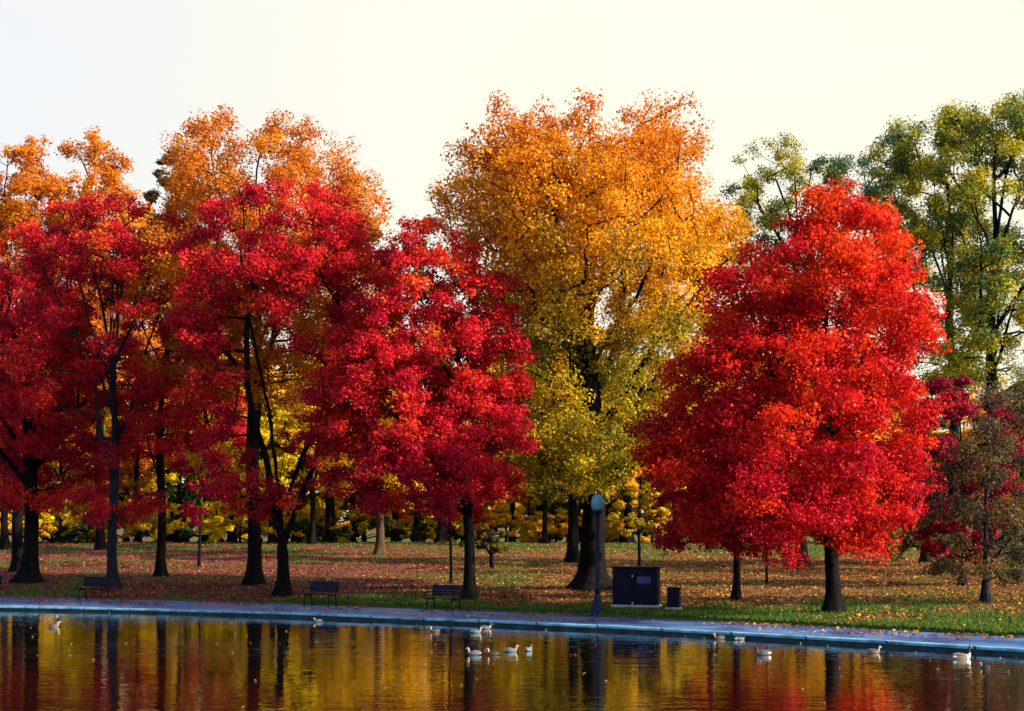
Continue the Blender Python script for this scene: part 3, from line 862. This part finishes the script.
tag(link('grass', mesh_np('grass', V, np.arange(m_)[:, None] * 3 + np.arange(3)[None, :], GRASS, np.repeat(c, 3, axis=0))), 'short green grass growing along the path and the crest', 'grass', kind='stuff')

# ------------------------------------------------------------------ modelling helpers for the furniture
class MB:
    def __init__(s): s.V = []; s.F = []; s.n = 0
    def _add(s, V, F):
        s.V.append(np.asarray(V, float)); s.F += [tuple(int(i) + s.n for i in f) for f in F]; s.n += len(V)
    def box(s, c, d, rot=None, bev=.01):
        """chamfered box"""
        hx, hy, hz = (x / 2 for x in d); b = min(bev, hx * .45, hy * .45, hz * .45)
        V = []
        for sx in (-1, 1):
            for sy in (-1, 1):
                for sz in (-1, 1):
                    V += [(sx * (hx - b), sy * (hy - b), sz * hz), (sx * (hx - b), sy * hy, sz * (hz - b)), (sx * hx, sy * (hy - b), sz * (hz - b))]
        import bmesh
        bm = bmesh.new()
        for v in V: bm.verts.new(v)
        bmesh.ops.convex_hull(bm, input=bm.verts)
        bm.verts.ensure_lookup_table(); bm.verts.index_update()
        A = np.array([v.co[:] for v in bm.verts]); Fc = [[v.index for v in f.verts] for f in bm.faces]
        bm.free()
        if rot is not None: A = A @ np.array(rot).T
        s._add(A + np.array(c), Fc)
    def lathe(s, prof, c=(0, 0, 0), k=20):
        V = []; F = []
        for (r, z) in prof:
            for q in range(k):
                t = 2 * math.pi * q / k; V.append((c[0] + r * math.cos(t), c[1] + r * math.sin(t), c[2] + z))
        for i in range(len(prof) - 1):
            for q in range(k):
                F.append((i * k + q, i * k + (q + 1) % k, (i + 1) * k + (q + 1) % k, (i + 1) * k + q))
        F.append(tuple(range(k))[::-1]); F.append(tuple((len(prof) - 1) * k + q for q in range(k)))
        s._add(V, F)
    def tube(s, P, R, k=8):
        P = np.array(P, float); R = np.full(len(P), R) if np.isscalar(R) else np.array(R)
        V, Q = sweep([(P, R)], [k])
        n = len(P)
        s._add(V, list(Q) + [tuple(range(k))[::-1], tuple((n - 1) * k + q for q in range(k))])
    def build(s, name, mat, parent=None, smooth=False):
        me = bpy.data.meshes.new(name)
        me.from_pydata(np.concatenate(s.V).tolist(), [], s.F); me.update()
        if smooth: me.polygons.foreach_set('use_smooth', [True] * len(me.polygons))
        me.materials.append(mat)
        return link(name, me, parent)

def rotx(a):
    c, s = math.cos(a), math.sin(a); return [[1, 0, 0], [0, c, -s], [0, s, c]]

NAVY = plain('navy_paint', (.002, .002, .018), .6, .35, 4, .1)
NAVY_D = plain('dark_navy_paint', (.002, .002, .016), .6, .35, 4, .1)
IRON = plain('black_iron', (.005, .005, .007), .5, .3, 8, .1)
POSTM = plain('blue_grey_post_paint', (.006, .010, .034), .5, .3, 5, .05)
CONC = plain('pale_concrete', (.30, .36, .40), .8, .25, 6, .3)
BLUEP = plain('mottled_blue', (.035, .045, .17), .4, .6, 5)
STEEL = plain('worn_steel', (.45, .42, .40), .4, .2, 20, 0, .6)
WOODB = plain('dark_wood_slat', (.006, .005, .008), .7, .4, 9, .2)

# lamp globe: clear-ish milk glass, unlit
m, nt, out = new_mat('milk_glass')
b = N(nt, 'ShaderNodeBsdfPrincipled'); b.inputs['Base Color'].default_value = (.16, .36, .44, 1); b.inputs['Roughness'].default_value = .25
tl = N(nt, 'ShaderNodeBsdfTranslucent'); tl.inputs['Color'].default_value = (.22, .44, .52, 1)
mx = N(nt, 'ShaderNodeMixShader'); mx.inputs[0].default_value = .45
nt.links.new(b.outputs[0], mx.inputs[1]); nt.links.new(tl.outputs[0], mx.inputs[2]); nt.links.new(mx.outputs[0], out.inputs['Surface'])
GLOBE = m

def shore_angle(X):
    return math.atan2(float(Yb(X + .5) - Yb(X - .5)), 1.0)

# ---- street lamp
lx, ly = unproj(597, 615, ZPATH)
ly = float(Yb(lx)) + .25
root = tag(empty('street_lamp', (lx, ly, .17)), 'dark blue street lamp with one milky blue globe at the path edge', 'street lamp')
mb = MB(); mb.lathe([(.26, -.05), (.26, .06), (.22, .09), (.21, .36), (.16, .42), (.13, .62), (.105, .68), (.105, .72)]); mb.build('base', POSTM, root, True)
mb = MB(); mb.lathe([(.088, .70), (.078, 1.0), (.064, 2.2), (.054, 3.42), (.075, 3.45), (.075, 3.50), (.06, 3.53)]); mb.build('pole', POSTM, root, True)
mb = MB(); mb.lathe([(.07, 3.52), (.15, 3.58), (.17, 3.62), (.17, 3.66), (.13, 3.68)]); mb.build('collar', POSTM, root, True)
mb = MB(); mb.lathe([(.13, 3.67), (.19, 3.75), (.225, 3.87), (.225, 3.98), (.19, 4.11), (.12, 4.20), (.06, 4.235)], k=28); g_ = mb.build('globe', GLOBE, root, True)
mb = MB(); mb.lathe([(.065, 4.22), (.07, 4.25), (.03, 4.28), (.02, 4.33), (.004, 4.37)]); mb.build('finial', POSTM, root, True)

# ---- benches
def make_bench():
    root = empty('park_bench', (0, 0, 0))
    w = 1.42
    for k in range(1):
        mb = MB()
        for q in range(5): mb.box((0, -.16 + q * .095 - .12, .44 - .006 * q), (w + .16, .08, .035), None, .008)
        mb.build('seat', WOODB, root)
    mb = MB(); R_ = rotx(-.2)
    for q in range(4): mb.box((0, .20 + q * .022, .585 + q * .098), (w, .03, .091), R_, .008)
    mb.build('backrest', NAVY, root)
    for sx in (-1, 1):
        for sy in (-1, 1):
            mb = MB()
            x = sx * (w / 2 - .12)
            if sy < 0:
                mb.tube([(x, -.28, -.04), (x, -.30, .06), (x, -.26, .42)], [.032, .028, .026])
                mb.box((x, -.30, .0), (.09, .14, .03))
            else:
                mb.tube([(x, .22, -.04), (x, .20, .06), (x, .14, .42)], [.032, .028, .026])
                mb.box((x, .22, .0), (.09, .14, .03))
            mb.build('leg', IRON, root)
        mb = MB()
        mb.tube([(x, .10, .40), (x, .185, .50), (x, .27, .90)], [.026, .024, .018]); mb.build('back_support', IRON, root)
        mb = MB()
        mb.tube([(x, -.30, .40), (x, .16, .405)], [.024, .024]); mb.build('seat_rail', IRON, root)
        mb = MB()
        mb.tube([(x * 1.14, -.27, .44), (x * 1.14, -.29, .60), (x * 1.14, -.24, .66), (x * 1.14, .22, .68)], [.02, .02, .022, .02]); mb.build('armrest', IRON, root)
    return root
BG = 'benches facing the pond'
bench0 = make_bench()
tag(bench0, 'dark slatted park bench directly in front of the grey trunk', 'bench', BG)
for i, (px, lab) in enumerate(((94, None), (321, 'dark park bench standing alone just right of the forked trunk'),
                               (444, 'dark park bench left of the straight crimson maple trunk, nearest the lamp'), (-15, 'dark park bench mostly cut off by the left edge'))):
    X = (px - 512) * 61.5 / F
    for _ in range(6):
        Y = float(Yb(X)) - .55; X = (px - 512) * Y / F
    loc = (X, Y, ZPATH + .012); rz = shore_angle(X)
    if i == 0: bench0.location = loc; bench0.rotation_euler = (0, 0, rz)
    else: copy_tree(bench0, loc, rz, (1, 1, 1), lab, BG)

# ---- cabinet and bin on the grass
X = (636.5 - 512) * 56.5 / F; Y = float(Yb(X)) + 3.0
X = (636.5 - 512) * Y / F
rz = shore_angle(X) * .35
root = tag(empty('utility_cabinet', (X, Y, float(ground_z(np.array([X]), np.array([Y]))[0]) - .02), rz), 'wide dark navy cabinet on a pale slab beside the street lamp', 'cabinet')
mb = MB(); mb.box((0, 0, .05), (1.76, .78, .14), None, .02); mb.build('plinth', CONC, root)
mb = MB(); mb.box((0, 0, .78), (1.66, .62, 1.32), None, .02); mb.build('body', NAVY_D, root)
mb = MB(); mb.box((0, .0, 1.465), (1.74, .72, .05), None, .015); mb.build('lid', NAVY_D, root)
for sx in (-1, 1):
    mb = MB(); mb.box((sx * .405, -.322, .77), (.785, .03, 1.20), None, .008); dr = mb.build('door', NAVY_D, root)
    for z in (.30, 1.22):
        mb = MB(); mb.box((sx * .72, -.342, z), (.05, .02, .10), None, .004); mb.build('hinge', IRON, dr)
    if sx < 0:
        for z in (.19, 1.16):
            mb = MB(); mb.lathe([(.0, -.01), (.030, -.01), (.032, .012), (.0, .014)], (0, 0, 0), 12)
            o = mb.build('latch', STEEL, dr); o.location = (-.09, -.345, z); o.rotation_euler = (math.pi / 2, 0, 0)
mb = MB(); mb.box((.32, -.342, 1.02), (.50, .008, .26), None, .003); mb.build('blue_patch', BLUEP, root)  # mottled blue rectangle on the right door front
X = (674 - 512) * (Y + .1) / F
Y2 = float(Yb(X)) + 3.1; X = (674 - 512) * Y2 / F
root = tag(empty('litter_bin', (X, Y2, float(ground_z(np.array([X]), np.array([Y2]))[0]) - .02), rz), 'small dark square litter bin right of the wide cabinet', 'bin')
mb = MB(); mb.box((0, 0, .04), (.56, .56, .10), None, .02); mb.build('base_slab', CONC, root)
mb = MB(); mb.box((0, 0, .42), (.44, .44, .66), None, .03)
for q in range(-3, 4): mb.box((q * .055, -.223, .42), (.03, .014, .58), None, .004)
mb.build('body', NAVY_D, root)
mb = MB(); mb.box((0, 0, .775), (.50, .50, .05), None, .02); mb.build('lid', NAVY_D, root)

# ------------------------------------------------------------------ birds
FEATHER = leaf_material('feather', transl=0.0, rough=.6, spec=.3)
def bird_meshes(kind):
    """one continuous body from tail to crown; returns body, bill, wing meshes (bird faces +X)"""
    if kind == 'goose':
        path = [(-.46, .10, .015, .012), (-.40, .10, .07, .035), (-.30, .085, .125, .08), (-.15, .07, .165, .125), (.02, .06, .175, .14), (.16, .07, .155, .135), (.25, .10, .115, .115),
                (.305, .17, .07, .075), (.315, .26, .045, .048), (.305, .36, .038, .04), (.305, .44, .036, .038), (.325, .505, .040, .040), (.365, .53, .044, .042), (.41, .525, .034, .034), (.44, .515, .018, .022)]
    else:
        path = [(-.27, .085, .012, .010), (-.235, .08, .045, .022), (-.17, .065, .085, .055), (-.07, .05, .115, .085), (.04, .045, .115, .09), (.12, .055, .095, .085), (.165, .085, .065, .068),
                (.185, .13, .043, .045), (.19, .175, .036, .038), (.20, .215, .042, .044), (.225, .235, .044, .045), (.255, .228, .034, .036), (.275, .222, .018, .022)]
    path = np.array(path)
    # smooth
    t = np.arange(len(path)); tt = np.linspace(0, len(path) - 1, 44)
    def cr(c):
        y = np.interp(tt, t, c); k = np.array([.25, .5, .25]); yp = np.pad(y, 1, 'edge'); return np.convolve(yp, k, 'valid')
    px_, pz_, rw, rh = (cr(path[:, k]) for k in range(4))
    P = np.stack([px_, 0 * px_, pz_], -1)
    Tg = np.gradient(P, axis=0); Tg /= np.linalg.norm(Tg, axis=1)[:, None]
    Nn = np.stack([-Tg[:, 2], 0 * px_, Tg[:, 0]], -1); k = 16
    th = np.linspace(0, 2 * np.pi, k, endpoint=False)
    ring = P[:, None, :] + Nn[:, None, :] * (rh[:, None] * np.sin(th))[:, :, None] + np.array([0, 1., 0])[None, None, :] * (rw[:, None] * np.cos(th))[:, :, None]
    V = ring.reshape(-1, 3); n = len(P)
    i = np.arange(n - 1)[:, None] * k; j = np.arange(k)[None, :]; j2 = (j + 1) % k
    Q = np.stack([i + j, i + j2, i + k + j2, i + k + j], -1).reshape(-1, 4)
    u = np.repeat(tt / tt[-1], k); sn = np.tile(np.sin(th), n)
    return V, Q, u, sn, k, n
def paint(kind, u, sn, V):
    c = np.zeros((len(u), 3))
    if kind == 'goose':
        c[:] = (.08, .062, .05); c[sn < -.2] = (.24, .22, .20)
        c[(u < .14)] = (.32, .35, .37); c[(u < .06)] = (.02, .02, .02)
        c[(u > .36) & (u <= .56)] = (.32, .32, .31); c[u > .56] = (.012, .012, .014)
        ch = (u > .84) & (u < .92) & (np.abs(V[:, 1]) > .022) & (V[:, 2] < .53); c[ch] = (.75, .75, .72)
    elif kind == 'drake':
        c[:] = (.065, .09, .105); c[(u < .12)] = (.20, .23, .25); c[(u < .04)] = (.03, .03, .03)
        c[(u > .42) & (u <= .58)] = (.13, .05, .03); c[(u > .58) & (u < .62)] = (.8, .8, .8); c[u > .62] = (.012, .045, .025)
    elif kind == 'pale':
        c[:] = (.065, .09, .105); c[u < .1] = (.20, .23, .25); c[sn > .75] = (.13, .14, .145); c[u > .58] = (.30, .17, .09)
    elif kind == 'hen':
        c[:] = (.065, .05, .038); c[sn < -.1] = (.10, .08, .062); c[u > .58] = (.26, .18, .12)
    else:
        c[:] = (.07, .075, .09); c[u < .14] = (.55, .6, .64); c[u > .56] = (.015, .018, .02)
    return c
BIRDS = {}
def make_bird(kind, px, py, heading, label, cat, name, scale=1.0):
    key = kind
    shape = 'goose' if kind == 'goose' else 'duck'
    X, Y = unproj(px, py, 0.0)
    root = tag(empty(name, (X, Y, -.005), heading), label, cat, 'water birds on the pond')
    root.scale = (scale * .71,) * 3
    if key not in BIRDS:
        V, Q, u, sn, k, n = bird_meshes(shape)
        c = paint(kind, u, sn, V) * rng.uniform(.85, 1.1, (len(V), 1))
        body = mesh_np('body', V, [Q, np.arange(k)[None, ::-1], ((n - 1) * k + np.arange(k))[None, :]], FEATHER, c, smooth=True)
        mb = MB()
        hx, hz = (.44, .513) if shape == 'goose' else (.272, .219)
        ln = .055 if shape == 'goose' else .06
        Vb = np.array([[-.015, -.016, -.014], [-.015, .016, -.014], [-.015, .013, .016], [-.015, -.013, .016], [ln * .6, -.015, -.012], [ln * .6, .015, -.012], [ln * .6, .011, -.002], [ln * .6, -.011, -.002], [ln, -.008, -.012], [ln, .008, -.012]]) + np.array([hx, 0, hz])
        bc = (.02, .02, .02) if kind in ('goose', 'dark') else (.55, .38, .06) if kind == 'drake' else (.45, .22, .05)
        bill = mesh_np('bill', Vb, [np.array([[0, 3, 2, 1], [0, 1, 5, 4], [1, 2, 6, 5], [2, 3, 7, 6], [3, 0, 4, 7], [4, 5, 9, 8], [7, 8, 9, 6]]), np.array([[4, 8, 7], [5, 6, 9]])], FEATHER, np.tile(np.array(bc), (10, 1)))
        wings = []
        s = 1.5 if shape == 'goose' else 1.0
        wc = {'goose': (.11, .085, .065), 'drake': (.075, .085, .10), 'pale': (.085, .10, .115), 'hen': (.045, .032, .024), 'dark': (.05, .055, .07)}[kind]
        for sy in (-1, 1):
            # folded wing: a flattened teardrop lying against the flank
            tt = np.linspace(0, 1, 9); rr = np.sin(np.pi * tt ** .7) * .05 * s + .003
            Px = (.11 - .36 * tt) * s; Pz = (.085 + .035 * tt) * s + .02 * s; Py = sy * (.088 - .055 * tt ** 2) * s
            th = np.linspace(0, 2 * np.pi, 8, endpoint=False)
            ringw = np.stack([np.repeat(Px[:, None], 8, 1), Py[:, None] + .30 * rr[:, None] * np.cos(th), Pz[:, None] + rr[:, None] * np.sin(th)], -1)
            i = np.arange(8)[:, None] * 8; j = np.arange(8)[None, :]; j2 = (j + 1) % 8
            Qw = np.stack([i + j, i + j2, i + 8 + j2, i + 8 + j], -1).reshape(-1, 4)
            cw = np.tile(np.array(wc), (72, 1)) * rng.uniform(.75, 1.25, (72, 1))
            wings.append(mesh_np('wing', ringw.reshape(-1, 3), Qw, FEATHER, cw, smooth=True))
        BIRDS[key] = (body, bill, wings)
    body, bill, wings = BIRDS[key]
    link('body', body, root); link('bill', bill, root)
    for w in wings: link('wing', w, root)
    return root
PI = math.pi
for a in [
  ('pale', 474, 655, PI * .97, 'pale grey duck with a brown head leading the row of four ducks', 'duck', 'duck', 1.05),
  ('hen', 493, 655, PI * .9, 'grey brown duck second from the left in the row of four', 'duck', 'duck', .95),
  ('pale', 511, 652, .1, 'pale buff duck facing right, third in the row of four', 'duck', 'duck', 1.0),
  ('drake', 529, 651, 1.2, 'pale grey duck seen from behind at the right end of the row of four', 'duck', 'duck', .95),
  ('pale', 476, 633, .15, 'pale brown headed duck near the kerb, the nearer of the pair below the third bench', 'duck', 'duck', 1.0),
  ('drake', 486, 629, .1, 'dark headed pale duck hugging the kerb below the third bench', 'duck', 'duck', 1.0),
  ('hen', 435, 632, PI, 'brown duck in the dark reflection of the third bench', 'duck', 'duck', .9),
  ('dark', 763, 655, PI * .97, 'dark headed duck with pale tail alone below the slim red maple', 'duck', 'duck', 1.15),
  ('hen', 874, 653, .2, 'brown grey duck right of the big maple trunk reflection', 'duck', 'duck', 1.0),
  ('goose', 962, 659, .15, 'large goose with black neck and white breast at right', 'goose', 'goose', .88),
  ('hen', 985, 668, 2.6, 'small brown duck nearest the right edge', 'duck', 'duck', .7),
  ('hen', 719, 639, PI, 'brown duck at the kerb, left one of two below the bin', 'duck', 'duck', .95),
  ('dark', 740, 640, .3, 'dark headed duck at the kerb, right one of two below the bin', 'duck', 'duck', .9),
  ('hen', 54, 627, .3, 'grey duck at left, the nearer of two below the thick flared trunk', 'duck', 'duck', 1.0),
  ('hen', 60, 620, PI * .9, 'grey duck at left, the farther of two close to the kerb', 'duck', 'duck', .9),
  ('pale', 318, 622, PI, 'pale duck hugging the kerb below the middle bench', 'duck', 'duck', .85),
]: make_bird(*a)

# ------------------------------------------------------------------ light, sky, camera
SUN_EL, SUN_AZ = math.radians(28), math.radians(110)     # azimuth from +Y (view direction) towards +X
sd = Vector((math.sin(SUN_AZ) * math.cos(SUN_EL), math.cos(SUN_AZ) * math.cos(SUN_EL), math.sin(SUN_EL)))
L = bpy.data.lights.new('sun', 'SUN'); L.energy = 4.6; L.angle = math.radians(.5); L.color = (1.0, .86, .66)
so = bpy.data.objects.new('sun', L); COL.objects.link(so)
so.rotation_euler = (-sd).to_track_quat('-Z', 'Y').to_euler(); so.location = sd * 80
w = bpy.data.worlds.new('World'); scn.world = w; w.use_nodes = True
nt = w.node_tree
bg = nt.nodes['Background']
sky = nt.nodes.new('ShaderNodeTexSky'); sky.sky_type = 'NISHITA'; sky.sun_disc = False
sky.sun_elevation = SUN_EL; sky.sun_rotation = SUN_AZ
sky.air_density = 1.0; sky.dust_density = 3.0; sky.ozone_density = 1.0; sky.altitude = 50
# thin bright veil of high cloud low in the sky ahead and towards the sun, clear blue overhead and behind
geo = nt.nodes.new('ShaderNodeTexCoord')
sep = nt.nodes.new('ShaderNodeSeparateXYZ'); nt.links.new(geo.outputs['Generated'], sep.inputs[0])
def mr(src, a, b, c, d):
    n = nt.nodes.new('ShaderNodeMapRange'); n.interpolation_type = 'SMOOTHSTEP'
    for k, v in zip((1, 2, 3, 4), (a, b, c, d)): n.inputs[k].default_value = v
    nt.links.new(src, n.inputs[0]); return n.outputs[0]
el = mr(sep.outputs['Z'], .30, .48, 1, 0)
fr = mr(sep.outputs['Y'], .2, .8, 0, 1)
mul = nt.nodes.new('ShaderNodeMath'); mul.operation = 'MULTIPLY'; nt.links.new(el, mul.inputs[0]); nt.links.new(fr, mul.inputs[1])
cl = noise_node(nt, None, 2.2, 5, .55)
mp = nt.nodes.new('ShaderNodeMapping'); mp.inputs['Scale'].default_value = (1, 1, 3.5)
nt.links.new(geo.outputs['Generated'], mp.inputs['Vector']); nt.links.new(mp.outputs[0], cl.inputs['Vector'])
cf = mr(cl.outputs['Fac'], .25, .60, .86, 1.0)
mul2 = nt.nodes.new('ShaderNodeMath'); mul2.operation = 'MULTIPLY'; nt.links.new(mul.outputs[0], mul2.inputs[0]); nt.links.new(cf, mul2.inputs[1])
tint = nt.nodes.new('ShaderNodeMixRGB'); tint.inputs[1].default_value = (2.50, 2.52, 2.56, 1); tint.inputs[2].default_value = (2.85, 2.78, 2.36, 1)
nt.links.new(mr(sep.outputs['X'], -.36, .02, 0, 1), tint.inputs[0])
mxs = nt.nodes.new('ShaderNodeMixRGB'); nt.links.new(mul2.outputs[0], mxs.inputs[0])
nt.links.new(sky.outputs[0], mxs.inputs[1]); nt.links.new(tint.outputs[0], mxs.inputs[2])
nt.links.new(mxs.outputs[0], bg.inputs['Color']); bg.inputs['Strength'].default_value = .135

cam = bpy.data.cameras.new('camera'); cam.lens = 36 * F / W; cam.sensor_width = 36; cam.shift_y = (HOR - H / 2) / W
cam.clip_start = .5; cam.clip_end = 6000
co = bpy.data.objects.new('camera', cam); co.location = (0, 0, CAMZ); co.rotation_euler = (math.pi / 2, 0, 0)
COL.objects.link(co); scn.camera = co
vs = scn.view_settings
vs.view_transform = 'Standard'; vs.look = 'None'; vs.gamma = 1; vs.use_curve_mapping = False
vs.exposure = 1.42
scn.cycles.max_bounces = 8; scn.cycles.diffuse_bounces = 5; scn.cycles.glossy_bounces = 3; scn.cycles.transmission_bounces = 6
scn.cycles.use_denoising = True
